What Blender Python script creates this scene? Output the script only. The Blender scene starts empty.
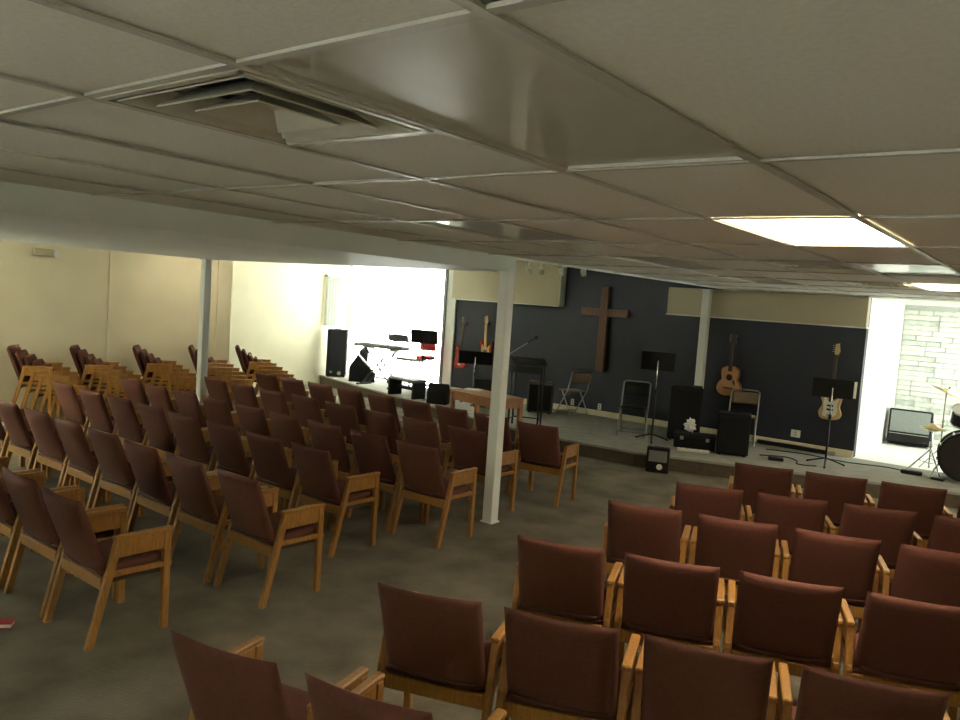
import bpy, bmesh, math, random
from mathutils import Matrix, Vector
random.seed(7)
PI = math.pi
scene = bpy.context.scene
COL = scene.collection

# ---------------------------------------------------------------- camera
cam_data = bpy.data.cameras.new('camera')
cam_data.sensor_fit = 'HORIZONTAL'
cam_data.sensor_width = 36.0
cam_data.lens = 781.3 / 960.0 * 36.0
cam_data.clip_start = 0.05
cam = bpy.data.objects.new('camera', cam_data)
COL.objects.link(cam)
YAW, PITCH, ROLL = -0.654176, -0.077168, 0.069424
f_ = Vector((math.sin(YAW)*math.cos(PITCH), math.cos(YAW)*math.cos(PITCH), math.sin(PITCH)))
r_ = Vector((math.cos(YAW), -math.sin(YAW), 0))
u_ = r_.cross(f_)
cr, sr = math.cos(ROLL), math.sin(ROLL)
right, up = cr*r_ + sr*u_, -sr*r_ + cr*u_
cam.matrix_world = Matrix(((right.x, up.x, -f_.x, 0), (right.y, up.y, -f_.y, 0), (right.z, up.z, -f_.z, 2.15), (0, 0, 0, 1)))
scene.camera = cam

# ---------------------------------------------------------------- sky, daylight openings, exposure
SKY = 5.0
world = bpy.data.worlds.new('overcast_sky')
scene.world = world
world.use_nodes = True
world.node_tree.nodes['Background'].inputs[0].default_value = (0.97, 1.0, 0.95, 1)
world.node_tree.nodes['Background'].inputs[1].default_value = SKY
LAMP = 20.0
sun = bpy.data.lights.new('sun', 'SUN'); sun.energy = 1100.0; sun.angle = .02; sun.color = (1.0, .97, .9)
sun_o = bpy.data.objects.new('sun', sun); COL.objects.link(sun_o)
sun_o.rotation_euler = Vector((.50, .10, -.86)).to_track_quat('-Z', 'Y').to_euler()
vs = scene.view_settings
vs.view_transform = 'Standard'
vs.look = 'None'
vs.exposure = 0.68
vs.gamma = 1.0
vs.use_curve_mapping = False

def portal(name, loc, rot, sx, sy):
    l = bpy.data.lights.new(name, 'AREA')
    l.shape = 'RECTANGLE'; l.size = sx; l.size_y = sy
    l.cycles.is_portal = True
    o = bpy.data.objects.new(name, l); COL.objects.link(o)
    o.location = loc; o.rotation_euler = rot

# key dimensions
S = 0.20            # stage height
YB = 12.5           # back wall
XL = -13.55         # far left wall
XN = -11.45         # near left wall
ZC = 2.575          # tile ceiling
ZU = 2.95           # upper ceiling
portal('daylight_portal_window_1', ((XL-10.55)/2, YB+.10, 1.5), (-PI/2, 0, 0), 2.6, 2.45)
for yw in (-1.3, 1.4): portal('daylight_portal_side_window', (XN-.12, yw, 1.65), (0, -PI/2, 0), 1.4, 2.1)
portal('daylight_portal_window_3', (.62, 13.95, 1.4), (0, PI/2, 0), 2.2, 2.5)

# ---------------------------------------------------------------- materials
def mat(name, color, rough=.6, metal=0.0, noise=0, nscale=40, bump=0, bscale=200, spec=.5, sheen=0, emit=None, estr=0, coat=0, stretch=None, col2=None):
    m = bpy.data.materials.new(name); m.use_nodes = True
    nt = m.node_tree; b = nt.nodes['Principled BSDF']
    c = (*color, 1)
    b.inputs['Base Color'].default_value = c
    b.inputs['Roughness'].default_value = rough
    b.inputs['Metallic'].default_value = metal
    b.inputs['Specular IOR Level'].default_value = spec
    if sheen: b.inputs['Sheen Weight'].default_value = sheen
    if coat: b.inputs['Coat Weight'].default_value = coat
    if emit:
        b.inputs['Emission Color'].default_value = (*emit, 1); b.inputs['Emission Strength'].default_value = estr
    tc = nt.nodes.new('ShaderNodeTexCoord'); mp = nt.nodes.new('ShaderNodeMapping')
    nt.links.new(tc.outputs['Object'], mp.inputs[0])
    if stretch: mp.inputs['Scale'].default_value = stretch
    if noise or col2:
        n = nt.nodes.new('ShaderNodeTexNoise'); n.inputs['Scale'].default_value = nscale; n.inputs['Detail'].default_value = 5
        nt.links.new(mp.outputs[0], n.inputs['Vector'])
        r = nt.nodes.new('ShaderNodeValToRGB')
        lo = tuple(max(0, v*(1-noise)) for v in color); hi = col2 or tuple(min(1, v*(1+noise)) for v in color)
        r.color_ramp.elements[0].position = .3; r.color_ramp.elements[0].color = (*lo, 1)
        r.color_ramp.elements[1].position = .7; r.color_ramp.elements[1].color = (*hi, 1)
        nt.links.new(n.outputs['Fac'], r.inputs[0]); nt.links.new(r.outputs[0], b.inputs['Base Color'])
    if bump:
        n2 = nt.nodes.new('ShaderNodeTexNoise'); n2.inputs['Scale'].default_value = bscale; n2.inputs['Detail'].default_value = 3
        nt.links.new(tc.outputs['Object'], n2.inputs['Vector'])
        bp = nt.nodes.new('ShaderNodeBump'); bp.inputs['Strength'].default_value = bump; bp.inputs['Distance'].default_value = .01
        nt.links.new(n2.outputs['Fac'], bp.inputs['Height']); nt.links.new(bp.outputs[0], b.inputs['Normal'])
    return m

def carpet_mat():
    m = mat('olive_carpet', (.21, .185, .14), rough=.95, spec=.15, noise=.35, nscale=2.3)
    nt = m.node_tree; b = nt.nodes['Principled BSDF']
    tc = nt.nodes.new('ShaderNodeTexCoord')
    mp = nt.nodes.new('ShaderNodeMapping'); mp.inputs['Rotation'].default_value = (0, 0, .6)
    nt.links.new(tc.outputs['Object'], mp.inputs[0])
    w = nt.nodes.new('ShaderNodeTexWave'); w.inputs['Scale'].default_value = 22; w.inputs['Distortion'].default_value = 3.5
    w.inputs['Detail'].default_value = 2; w.inputs['Detail Scale'].default_value = 3
    nt.links.new(mp.outputs[0], w.inputs['Vector'])
    n = nt.nodes.new('ShaderNodeTexNoise'); n.inputs['Scale'].default_value = 260
    nt.links.new(tc.outputs['Object'], n.inputs['Vector'])
    mx = nt.nodes.new('ShaderNodeMath'); mx.operation = 'ADD'
    nt.links.new(w.outputs['Fac'], mx.inputs[0]); nt.links.new(n.outputs['Fac'], mx.inputs[1])
    bp = nt.nodes.new('ShaderNodeBump'); bp.inputs['Strength'].default_value = .6; bp.inputs['Distance'].default_value = .006
    nt.links.new(mx.outputs[0], bp.inputs['Height']); nt.links.new(bp.outputs[0], b.inputs['Normal'])
    base = b.inputs['Base Color'].links[0].from_socket
    ml = nt.nodes.new('ShaderNodeMixRGB'); ml.blend_type = 'MULTIPLY'; ml.inputs[0].default_value = .45
    rr = nt.nodes.new('ShaderNodeValToRGB'); rr.color_ramp.elements[0].color = (.45, .45, .42, 1)
    nt.links.new(w.outputs['Fac'], rr.inputs[0])
    nt.links.new(base, ml.inputs[1]); nt.links.new(rr.outputs[0], ml.inputs[2]); nt.links.new(ml.outputs[0], b.inputs['Base Color'])
    return m

def glass_mat():
    m = bpy.data.materials.new('window_glass'); m.use_nodes = True
    nt = m.node_tree; nt.nodes.clear()
    out = nt.nodes.new('ShaderNodeOutputMaterial'); mix = nt.nodes.new('ShaderNodeMixShader')
    t = nt.nodes.new('ShaderNodeBsdfTransparent'); t.inputs[0].default_value = (.94, .97, .95, 1)
    g = nt.nodes.new('ShaderNodeBsdfGlossy'); g.inputs['Roughness'].default_value = .02
    mix.inputs[0].default_value = .06
    nt.links.new(t.outputs[0], mix.inputs[1]); nt.links.new(g.outputs[0], mix.inputs[2]); nt.links.new(mix.outputs[0], out.inputs[0])
    return m

M = dict(
    carpet=carpet_mat(),
    glass=glass_mat(),
    stage=mat('stage_grey_carpet', (.34, .33, .29), .9, noise=.12, nscale=6, bump=.3, bscale=300, spec=.2),
    riser=mat('stage_riser_brown', (.10, .075, .05), .9, noise=.2, nscale=15),
    alcove_floor=mat('pale_vinyl_floor', (.86, .85, .80), .5, noise=.05),
    navy=mat('navy_wall_paint', (.012, .014, .028), .55, noise=.08, nscale=3, bump=.08, bscale=120),
    cream=mat('cream_wall_paint', (.80, .74, .54), .7, noise=.04, nscale=2, bump=.06, bscale=150),
    tan=mat('tan_bulkhead_paint', (.56, .51, .37), .7, noise=.04, nscale=2),
    white=mat('white_paint', (.82, .85, .80), .5, noise=.03, nscale=3),
    soffit=mat('soffit_white_paint', (.74, .80, .75), .45, noise=.03, nscale=2),
    tile=mat('ceiling_tile_mineral', (.80, .78, .70), .8, noise=.05, nscale=70, bump=.12, bscale=160, spec=.3),
    tbar=mat('ceiling_grid_metal', (.50, .48, .42), .4, noise=.03),
    lens_off=mat('acrylic_lens_unlit', (.62, .60, .50), .28, spec=1.0, noise=.05, nscale=5, coat=.6),
    lens_on=mat('acrylic_lens_lit', (.9, .9, .85), .4, emit=(1.0, .86, .60), estr=LAMP),
    lens_dim=mat('acrylic_lens_warm', (.9, .9, .85), .4, emit=(1.0, .86, .60), estr=5.5),
    lens_alcove_fill=mat('added_alcove_fill_lens', (.9, .9, .85), .4, emit=(.95, 1.0, .92), estr=11.0),
    stone=mat('pale_ledger_stone', (.80, .82, .76), .85, noise=.22, nscale=9, bump=.5, bscale=40),
    stone_b=mat('grey_ledger_stone', (.64, .67, .62), .85, noise=.22, nscale=9, bump=.5, bscale=40),
    stone_c=mat('ivory_ledger_stone', (.86, .86, .80), .85, noise=.12, nscale=9, bump=.5, bscale=40),
    mortar=mat('grey_mortar', (.60, .62, .58), .9),
    fabric=mat('maroon_upholstery', (.112, .040, .028), .75, noise=.12, nscale=60, bump=.15, bscale=500, spec=.2),
    piping=mat('maroon_piping', (.09, .035, .028), .6, spec=.4),
    oak=mat('golden_oak', (.31, .145, .032), .42, noise=.25, nscale=14, stretch=(6, 6, .8), spec=.45),
    table_wood=mat('orange_stained_wood', (.36, .16, .065), .45, noise=.22, nscale=10, stretch=(1, 8, 8)),
    cross=mat('cross_red_wood', (.075, .026, .008), .5, noise=.35, nscale=9, stretch=(5, 5, .6)),
    dark_wood=mat('dark_walnut', (.07, .04, .025), .5, noise=.25, nscale=12),
    black=mat('black_paint', (.008, .008, .008), .5, spec=.3),
    black_soft=mat('black_tolex', (.009, .009, .009), .75, bump=.3, bscale=400, spec=.2),
    grille=mat('dark_grille_cloth', (.012, .012, .013), .85, spec=.15, bump=.4, bscale=600),
    grey_grille=mat('silver_and_glare_grille', (.22, .24, .23), .6, bump=.3, bscale=500, noise=.1),
    grey_plastic=mat('grey_plastic', (.20, .21, .21), .45),
    chrome=mat('chrome', (.75, .75, .73), .18, metal=1.0),
    steel=mat('brushed_steel', (.45, .45, .43), .4, metal=1.0),
    brass=mat('cymbal_bronze', (.55, .42, .2), .3, metal=1.0),
    galv=mat('diffuser_metal', (.62, .59, .50), .38, metal=.25, noise=.15, nscale=8),
    dark_void=mat('duct_interior', (.02, .02, .02), .9),
    red=mat('red_vinyl', (.42, .03, .03), .5),
    redbody=mat('red_guitar_lacquer', (.30, .03, .02), .25, coat=.5, noise=.3, nscale=4),
    maple=mat('maple', (.55, .36, .16), .4, noise=.12, nscale=8, stretch=(6, 6, 1)),
    spruce=mat('acoustic_spruce', (.42, .20, .07), .35, noise=.15, nscale=8, stretch=(8, 8, 1), coat=.3),
    rosewood=mat('rosewood', (.05, .028, .018), .5),
    ivory=mat('white_pickguard', (.80, .79, .72), .35),
    paper=mat('white_paper', (.80, .80, .77), .8),
    brown_seat=mat('tan_metal_paint', (.20, .14, .09), .45),
    drumskin=mat('black_drum_head', (.015, .013, .013), .35),
    ground=mat('pale_concrete_ground', (.85, .85, .82), .9, noise=.08, nscale=2),
    asphalt=mat('grey_asphalt', (.13, .13, .125), .9, noise=.15, nscale=3),
    paving=mat('grey_paving', (.58, .58, .56), .9, noise=.15, nscale=3),
    blocker_dark=mat('dark_sky_blocker', (.045, .035, .03), .9, noise=.2, nscale=6),
    blocker_pale=mat('pale_sky_blocker', (.5, .5, .48), .9, noise=.1, nscale=2),
    blind=mat('pale_vinyl_blind', (.62, .66, .64), .5),
    cable=mat('black_cable_rubber', (.012, .012, .012), .6),
)

# ---------------------------------------------------------------- mesh helpers
class MB:
    """collects shapes into one mesh"""
    def __init__(self): self.bm = bmesh.new()
    def _xf(self, verts, m):
        if m is not None: bmesh.ops.transform(self.bm, matrix=m, verts=verts)
    def box(self, x0, x1, y0, y1, z0, z1, bev=0, m=None):
        r = bmesh.ops.create_cube(self.bm, size=1)
        v = r['verts']
        for q in v:
            q.co = Vector((x0 + (q.co.x+.5)*(x1-x0), y0 + (q.co.y+.5)*(y1-y0), z0 + (q.co.z+.5)*(z1-z0)))
        if bev:
            vs_ = set(v); e = [e for e in self.bm.edges if e.verts[0] in vs_ and e.verts[1] in vs_]
            rb = bmesh.ops.bevel(self.bm, geom=e, offset=bev, segments=1, affect='EDGES', profile=.5)
            v = list({q for fc in rb['faces'] for q in fc.verts} | {q for q in v if q.is_valid})
        self._xf(v, m)
        return self
    def prism(self, pts, axis, a, b, m=None, bev=0):
        """polygon pts in the plane normal to axis, extruded from a to b"""
        def P(p, t):
            if axis == 'x': return (t, p[0], p[1])
            if axis == 'y': return (p[0], t, p[1])
            return (p[0], p[1], t)
        A = [self.bm.verts.new(P(p, a)) for p in pts]; B = [self.bm.verts.new(P(p, b)) for p in pts]
        n = len(pts)
        fs = [self.bm.faces.new(A), self.bm.faces.new(B[::-1])]
        for i in range(n): fs.append(self.bm.faces.new((A[i], B[i], B[(i+1) % n], A[(i+1) % n])))
        bmesh.ops.recalc_face_normals(self.bm, faces=fs)
        v = A + B
        if bev:
            ed = list({e for f in fs for e in f.edges})
            rb = bmesh.ops.bevel(self.bm, geom=ed, offset=bev, segments=1, affect='EDGES', profile=.5)
            v = list({q for fc in rb['faces'] for q in fc.verts} | {q for q in v if q.is_valid})
        self._xf(v, m)
        return self
    def bar(self, p, q, w, h=None, bev=0):
        """rectangular bar from p to q"""
        p, q = Vector(p), Vector(q); d = q-p; L = d.length
        rot = d.to_track_quat('Z', 'Y').to_matrix().to_4x4()
        return self.box(-w/2, w/2, -(h or w)/2, (h or w)/2, 0, L, bev, Matrix.Translation(p) @ rot)
    def tube(self, pts, r, seg=8, r2=None):
        pts = [Vector(p) for p in pts]; n = len(pts); rings = []
        for i, p in enumerate(pts):
            d = (pts[min(i+1, n-1)] - pts[max(i-1, 0)]).normalized()
            a = d.orthogonal().normalized() if i == 0 else (prev - d*prev.dot(d)).normalized()
            prev = a; b = d.cross(a)
            rad = r if r2 is None else r + (r2-r)*i/(n-1)
            rings.append([self.bm.verts.new(p + (a*math.cos(2*PI*k/seg) + b*math.sin(2*PI*k/seg))*rad) for k in range(seg)])
        fs = []
        for i in range(n-1):
            for k in range(seg):
                fs.append(self.bm.faces.new((rings[i][k], rings[i][(k+1) % seg], rings[i+1][(k+1) % seg], rings[i+1][k])))
        fs.append(self.bm.faces.new(rings[0][::-1])); fs.append(self.bm.faces.new(rings[-1]))
        bmesh.ops.recalc_face_normals(self.bm, faces=fs)
        return self
    def lathe(self, prof, seg=24, m=None):
        """profile of (radius, z) turned about z"""
        rings = []
        for r, z in prof:
            rings.append([self.bm.verts.new((max(r, 1e-4)*math.cos(2*PI*k/seg), max(r, 1e-4)*math.sin(2*PI*k/seg), z)) for k in range(seg)])
        fs = []
        for i in range(len(prof)-1):
            for k in range(seg):
                fs.append(self.bm.faces.new((rings[i][k], rings[i][(k+1) % seg], rings[i+1][(k+1) % seg], rings[i+1][k])))
        fs.append(self.bm.faces.new(rings[0][::-1])); fs.append(self.bm.faces.new(rings[-1]))
        bmesh.ops.recalc_face_normals(self.bm, faces=fs)
        self._xf([v for rg in rings for v in rg], m)
        return self
    def shell(self, surf, nu, nv, th, pu=6, pv=8):
        """padded slab about surf(s,t) -> (point, normal); s,t in -1..1; edges rounded off"""
        F, Bk = [], []
        def knots(n): return [math.sin(PI/2*(-1+2*i/(n-1)))*.55 + (-1+2*i/(n-1))*.45 for i in range(n)]
        ks, kt = knots(nu), knots(nv)
        for s in ks:
            fr, br = [], []
            for t in kt:
                p, n = surf(s, t)
                k = math.sqrt(max(0, (1-abs(s)**pu)*(1-abs(t)**pv)))
                edge = abs(s) > .999 or abs(t) > .999
                a = self.bm.verts.new(Vector(p) + Vector(n)*th/2*k)
                fr.append(a); br.append(a if edge else self.bm.verts.new(Vector(p) - Vector(n)*th/2*k))
            F.append(fr); Bk.append(br)
        fs = []
        for i in range(nu-1):
            for j in range(nv-1):
                fs.append(self.bm.faces.new((F[i][j], F[i+1][j], F[i+1][j+1], F[i][j+1])))
                q = (Bk[i][j], Bk[i][j+1], Bk[i+1][j+1], Bk[i+1][j])
                if len(set(q)) >= 3 and not all(x in (F[i][j], F[i+1][j], F[i+1][j+1], F[i][j+1]) for x in q):
                    fs.append(self.bm.faces.new(q))
        bmesh.ops.recalc_face_normals(self.bm, faces=fs)
        return self
    def build(self, name, material, parent=None, smooth=False):
        me = bpy.data.meshes.new(name)
        if smooth:
            for f in self.bm.faces: f.smooth = True
        self.bm.to_mesh(me); self.bm.free()
        me.materials.append(M[material] if isinstance(material, str) else material)
        o = bpy.data.objects.new(name, me); COL.objects.link(o)
        if parent is not None: o.parent = parent
        return o

def B(*a, **k): return MB().box(*a, **k)

def tag(o, label, cat, group=None):
    o['label'] = label; o['category'] = cat
    if group: o['group'] = group
    return o

def thing(name, label, cat, loc=(0, 0, 0), rotz=0, group=None):
    o = bpy.data.objects.new(name, None); COL.objects.link(o)
    o.empty_display_size = .1
    o.location = loc; o.rotation_euler = (0, 0, rotz)
    return tag(o, label, cat, group)

def struct(o):
    o['kind'] = 'structure'; return o

def dup(root, loc, rotz, label, group):
    r = root.copy(); COL.objects.link(r)
    r.location = loc; r.rotation_euler = (0, 0, rotz); r['label'] = label; r['group'] = group
    for ch in list(root.children):
        c = ch.copy(); COL.objects.link(c); c.parent = r
        for g in list(ch.children):
            d = g.copy(); COL.objects.link(d); d.parent = c
    return r

# ================================================================ THE SETTING
struct(B(XL-.3, 2.4, -2.7, YB+.15, -.12, 0).build('floor', 'carpet'))
# stage: convex front with three facets
front = [(XL, 11.78), (-6.35, 9.76), (-4.75, 9.86), (2.2, 12.25)]
st = struct(MB().prism([(2.2, YB), (XL, YB)] + front, 'z', .002, S).build('floor_stage', 'stage'))
for (a, b) in zip(front[:-1], front[1:]):
    a, b = Vector((*a, 0)), Vector((*b, 0)); d = (b-a).normalized(); n = Vector((d.y, -d.x, 0))
    L = (b-a).length
    mm = Matrix.Translation(a) @ Matrix(((d.x, n.x, 0, 0), (d.y, n.y, 0, 0), (0, 0, 1, 0), (0, 0, 0, 1)))
    B(0, L, .001, .012, .001, S-.03, m=mm).build('riser', 'riser', st)
    B(0, L, .001, .022, S-.03, S+.004, bev=.004, m=mm).build('nosing', 'stage', st)
struct(B(-2.52, .65, YB, 15.4, .0, S+.002).build('floor_alcove', 'alcove_floor'))

# back wall and its bulkheads
struct(B(-10.3, -2.52, YB, YB+.15, 0, ZU).build('wall_back', 'navy'))
struct(B(.5, 2.2, YB, YB+.15, 0, ZU).build('wall_back_corner', 'white'))
def bulkhead(n, x0, x1, z1):
    b = struct(B(x0, x1, YB-.16, YB, 2.13, z1).build('trim_%d' % n, 'tan'))
    B(x0-.008, x1+.012, YB-.175, YB, 2.115, 2.135).build('edge_strip', 'white', b)
    return b
b1 = bulkhead(1, -10.3, -7.72, ZU)
B(-7.72, -7.70, YB-.175, YB, 2.115, ZU).build('edge_strip', 'white', b1)
bulkhead(2, -5.58, -2.5, ZC)
struct(B(-10.55, -10.3, YB-.03, YB+.15, 0, ZU).build('trim_3', 'white'))     # white window jamb
struct(B(-10.60, -10.53, YB-.07, YB-.031, S, ZU, bev=.006).build('trim_7', 'grey_plastic'))     # grey corner post
struct(B(-10.3, -2.52, YB-.018, YB, S, S+.10, bev=.004).build('baseboard_back', 'cream'))
# left walls
struct(B(XL-.15, XL, 7.74, YB+.15, 0, ZU).build('wall_left_far', 'cream'))
struct(B(XL, XN-.15, 7.74, 7.89, 0, ZU).build('wall_left_return', 'cream'))
wl = MB()
wl.box(XN-.15, XN, -2.7, -2.4, 0, ZU).box(XN-.15, XN, 2.5, 7.89, 0, ZU).box(XN-.15, XN, -2.4, 2.5, 0, .9).box(XN-.15, XN, -2.4, 2.5, 2.4, ZU).box(XN-.15, XN, -.2, .3, .9, 2.4)
struct(wl.build('wall_left', 'cream'))
struct(B(XN, XN+.05, 7.62, 7.885, 0, ZU, bev=.006).build('trim_4', 'cream'))         # pilaster at the wall's end
struct(B(XN, XN+.02, 5.80, 7.62, 0, ZU, bev=.006).build('trim_5', 'cream'))
struct(B(XL, XL+.015, 7.89, 11.8, 0, .10).build('baseboard_left', 'cream'))
# rear and right walls (behind and beside the camera)
wb = MB().box(XN-.15, 2.4, -2.85, -2.7, 0, 1.2).box(XN-.15, 2.4, -2.85, -2.7, 2.3, ZU)
for (a, b) in ((XN-.15, -3.1), (-1.7, -.6), (.8, 2.4)): wb.box(a, b, -2.85, -2.7, 1.2, 2.3)
struct(wb.build('wall_rear', 'cream'))
struct(B(2.2, 2.35, -2.7, YB+.15, 0, ZU).build('wall_right', 'cream'))
# alcove with ledger stone
struct(B(-2.67, -2.52, YB+.15, 15.55, 0, ZU).build('wall_alcove_left', 'white'))
ws = struct(B(-2.52, .65, 15.4, 15.55, 0, ZU).build('wall_alcove_back', 'mortar'))
wr = MB()
wr.box(.5, .65, YB+.15, 12.75, 0, ZU).box(.5, .65, 15.15, 15.4, 0, ZU).box(.5, .65, 12.75, 15.15, 0, .3).box(.5, .65, 12.75, 15.15, 2.5, ZU)
struct(wr.build('wall_alcove_right', 'white'))
stone_meshes = []
for w in (.22, .30, .38, .46, .55):
    for t in range(3):
        mb = MB(); d = random.uniform(.018, .05)
        mb.box(0, w-.008, -d, 0, 0, .082, bev=.010)
        for v in mb.bm.verts:
            v.co += Vector((0, random.uniform(-.006, .004) if v.co.y < -.005 else 0, random.uniform(-.004, .004)))
        o = mb.build('stone', ('stone', 'stone_b', 'stone_c')[t]); stone_meshes.append((w, o.data)); bpy.data.objects.remove(o)
z = S + .01
while z < ZC - .09:
    x = -2.515
    while x < .40:
        w, me = random.choice(stone_meshes)
        if x + w > .5:
            w, me = stone_meshes[random.randrange(3)]
            if x + w > .52: break
        o = bpy.data.objects.new('stone', me); COL.objects.link(o); o.parent = ws
        o.location = (x, 15.4, z)
        x += w
    z += .088
def window(n, x0, x1, z0, z1, y, panes, axis='x', side=1, fm='white'):
    """glazed window in the plane y (axis x) or x (axis y)"""
    def bx(mb, a0, a1, c0, c1, d0, d1):
        return mb.box(a0, a1, y+d0, y+d1, c0, c1, bev=.004) if axis == 'x' else mb.box(y+d0, y+d1, a0, a1, c0, c1, bev=.004)
    mb = MB()
    bx(mb, x0, x1, z0, z0+.06, 0, .07); bx(mb, x0, x1, z1-.06, z1, 0, .07)
    bx(mb, x0, x0+.05, z0+.06, z1-.06, 0, .07); bx(mb, x1-.05, x1, z0+.06, z1-.06, 0, .07)
    f = struct(mb.build('window_%d' % n, fm))
    L = (x1-x0-.1)
    for i in range(panes):
        a = x0+.05 + L*i/panes; b = x0+.05 + L*(i+1)/panes
        bx(MB(), a + (.02 if i else 0), b - (.02 if i < panes-1 else 0), z0+.06, z1-.06, .032, .038).build('pane', 'glass', f)
        if i: bx(MB(), a-.02, a+.02, z0+.06, z1-.06, .005, .065).build('mullion', fm, f)
    return f
window(1, XL, -10.55, S+.004, 2.80, YB+.03, 2)
struct(B(XL, -10.55, YB, YB+.15, 2.80, ZU).build('wall_back_header', 'white'))
window(2, .3, 2.5, .9, 2.4, XN-.11, 2, axis='y')
window(4, -2.4, -.2, .9, 2.4, XN-.11, 2, axis='y')
window(5, -3.1, -1.7, 1.2, 2.3, -2.81, 2)  # both rear windows are unseen, added to brighten the near ceiling
window(6, -.6, .8, 1.2, 2.3, -2.81, 2)
struct(B(-5.5, 3.0, -4.6, -2.85, 2.62, 2.74).build('sky_blocker_roof_rear', 'white'))  # unseen roof added to keep sky light off the rear windows
struct(B(XN, 30, -40, -2.86, -.2, -.05).build('ground_rear', 'asphalt'))
struct(B(-16, 18, -18.4, -18, -.05, 9.0).build('wall_sky_blocker_rear', 'blocker_dark'))  # unseen dark wall, added and made tall to block the horizon sky
# outside the left windows: unseen roof and wall added to block sky light
struct(B(-13.6, XN-.15, -4.0, 4.4, 2.62, 2.74).build('sky_blocker_roof', 'white'))
struct(B(-27.2, -27, -16, 20, -.05, 7.0).build('wall_sky_blocker', 'blocker_pale'))
window(3, 12.75, 15.15, .3, 2.5, .54, 2, axis='y')
# vertical blind drawn back against the left wall beside the window
vb = thing('vertical_blind', 'pale vertical blind drawn back beside the bright window', 'blind', (XL+.08, 11.95, 1.32))
B(-.05, .05, -.22, .22, 1.10, 1.15, bev=.005).build('headrail', 'grey_plastic', vb)
for k in range(5):
    y = -.17 + k*.085
    B(-.045, .045, y-.004, y+.004, 0, 1.10, m=None).build('vane', 'blind', vb)
# outside
struct(B(-45, 25, YB+.15, 60, -.2, -.05).build('ground', 'asphalt'))
struct(B(-45, XN-.16, -30, 7.7, -.2, -.05).build('ground_side', 'ground'))
struct(B(2.4, 40, -30, YB+.15, -.2, -.05).build('ground_right', 'paving'))

# ---------------------------------------------------------------- ceilings
TX = [-4.435] + [-.75 - .61*k for k in range(6)][::-1] + [-.75 + .61*k for k in range(1, 5)]   # -4.435 .. 1.665
TX.append(2.2)
TY = [.93 + 1.22*k for k in range(-3, 10)]
TY[0] = -2.7; TY.append(YB)
ceil = struct(B(-4.435, 2.2, -2.7, 15.4, ZC+.10, ZU).build('ceiling', 'tile'))
struct(B(-4.435+.0, .65, YB+.0, 15.4, ZC, ZC+.10).build('ceiling_alcove', 'white'))
struct(B(-4.47, -4.435, 6.26, YB, ZC-.012, ZU).build('trim_6', 'soffit'))
lit = set(); unlit = set(); vent = {}
def col_of(x): return min(range(len(TX)-1), key=lambda i: abs((TX[i]+TX[i+1])/2 - x))
def row_of(y): return min(range(len(TY)-1), key=lambda i: abs((TY[i]+TY[i+1])/2 - y))
cA, cE = col_of(-1.08), col_of(-2.91)
cD = col_of(-1.69)
for y in (3.97, 8.85): lit.add((cA, row_of(y)))
for y in (1.53, 6.4): unlit.add((cA, row_of(y)))
for y in (3.97, 6.4, 8.85): unlit.add((cE, row_of(y)))
for y in (1.53, 6.4, 8.85): vent[(cD, row_of(y))] = 1
tmesh = {}
def tile(x0, x1, y0, y1, dz=0, tx=0, ty=0):
    w, l = x1-x0-.004, y1-y0-.004
    key = (round(w, 3), round(l, 3))
    if key not in tmesh:
        o = B(-w/2, w/2, -l/2, l/2, 0, .016, bev=.002).build('ceiling_tile', 'tile'); tmesh[key] = o.data; bpy.data.objects.remove(o)
    o = bpy.data.objects.new('ceiling_tile', tmesh[key]); COL.objects.link(o); o.parent = ceil
    o.location = ((x0+x1)/2, (y0+y1)/2, ZC+.006+dz); o.rotation_euler = (tx, ty, 0)
def fixture(i, j, on):
    x0, x1, y0, y1 = TX[i], TX[i+1], TY[j], TY[j+1]
    nm = {(cA, row_of(3.97)): 'lit two by four ceiling light panel between the first ceiling tiles',
          (cA, row_of(8.85)): 'lit ceiling light panel close to the stage',
          (cA, row_of(1.53)): 'large unlit glossy ceiling light lens beside the open air diffuser',
          (cA, row_of(6.4)): 'unlit pale ceiling light lens between the two lit panels',
          (cE, row_of(3.97)): 'unlit ceiling light lens with window glare next to the white beam',
          (cE, row_of(6.4)): 'dull unlit ceiling light lens beyond the white beam end',
          (cE, row_of(8.85)): 'unlit ceiling light lens above the stage front'}[(i, j)]
    t = thing('ceiling_light', nm, 'ceiling light', ((x0+x1)/2, (y0+y1)/2, ZC-.001), 0, 'lay-in ceiling lights')
    w, l = (x1-x0)/2-.013, (y1-y0)/2-.013
    B(-w, w, -l, l, .012, .018, bev=.001).build('lens', 'lens_on' if on else 'lens_off', t)
    fr = MB().box(-w, w, -l, -l+.014, .002, .012).box(-w, w, l-.014, l, .002, .012).box(-w, -w+.014, -l, l, .002, .012).box(w-.014, w, -l, l, .002, .012)
    fr.build('frame', 'tbar', t)
    B(-w, w, -l, l, .03, .09).build('housing', 'white', t)
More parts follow.
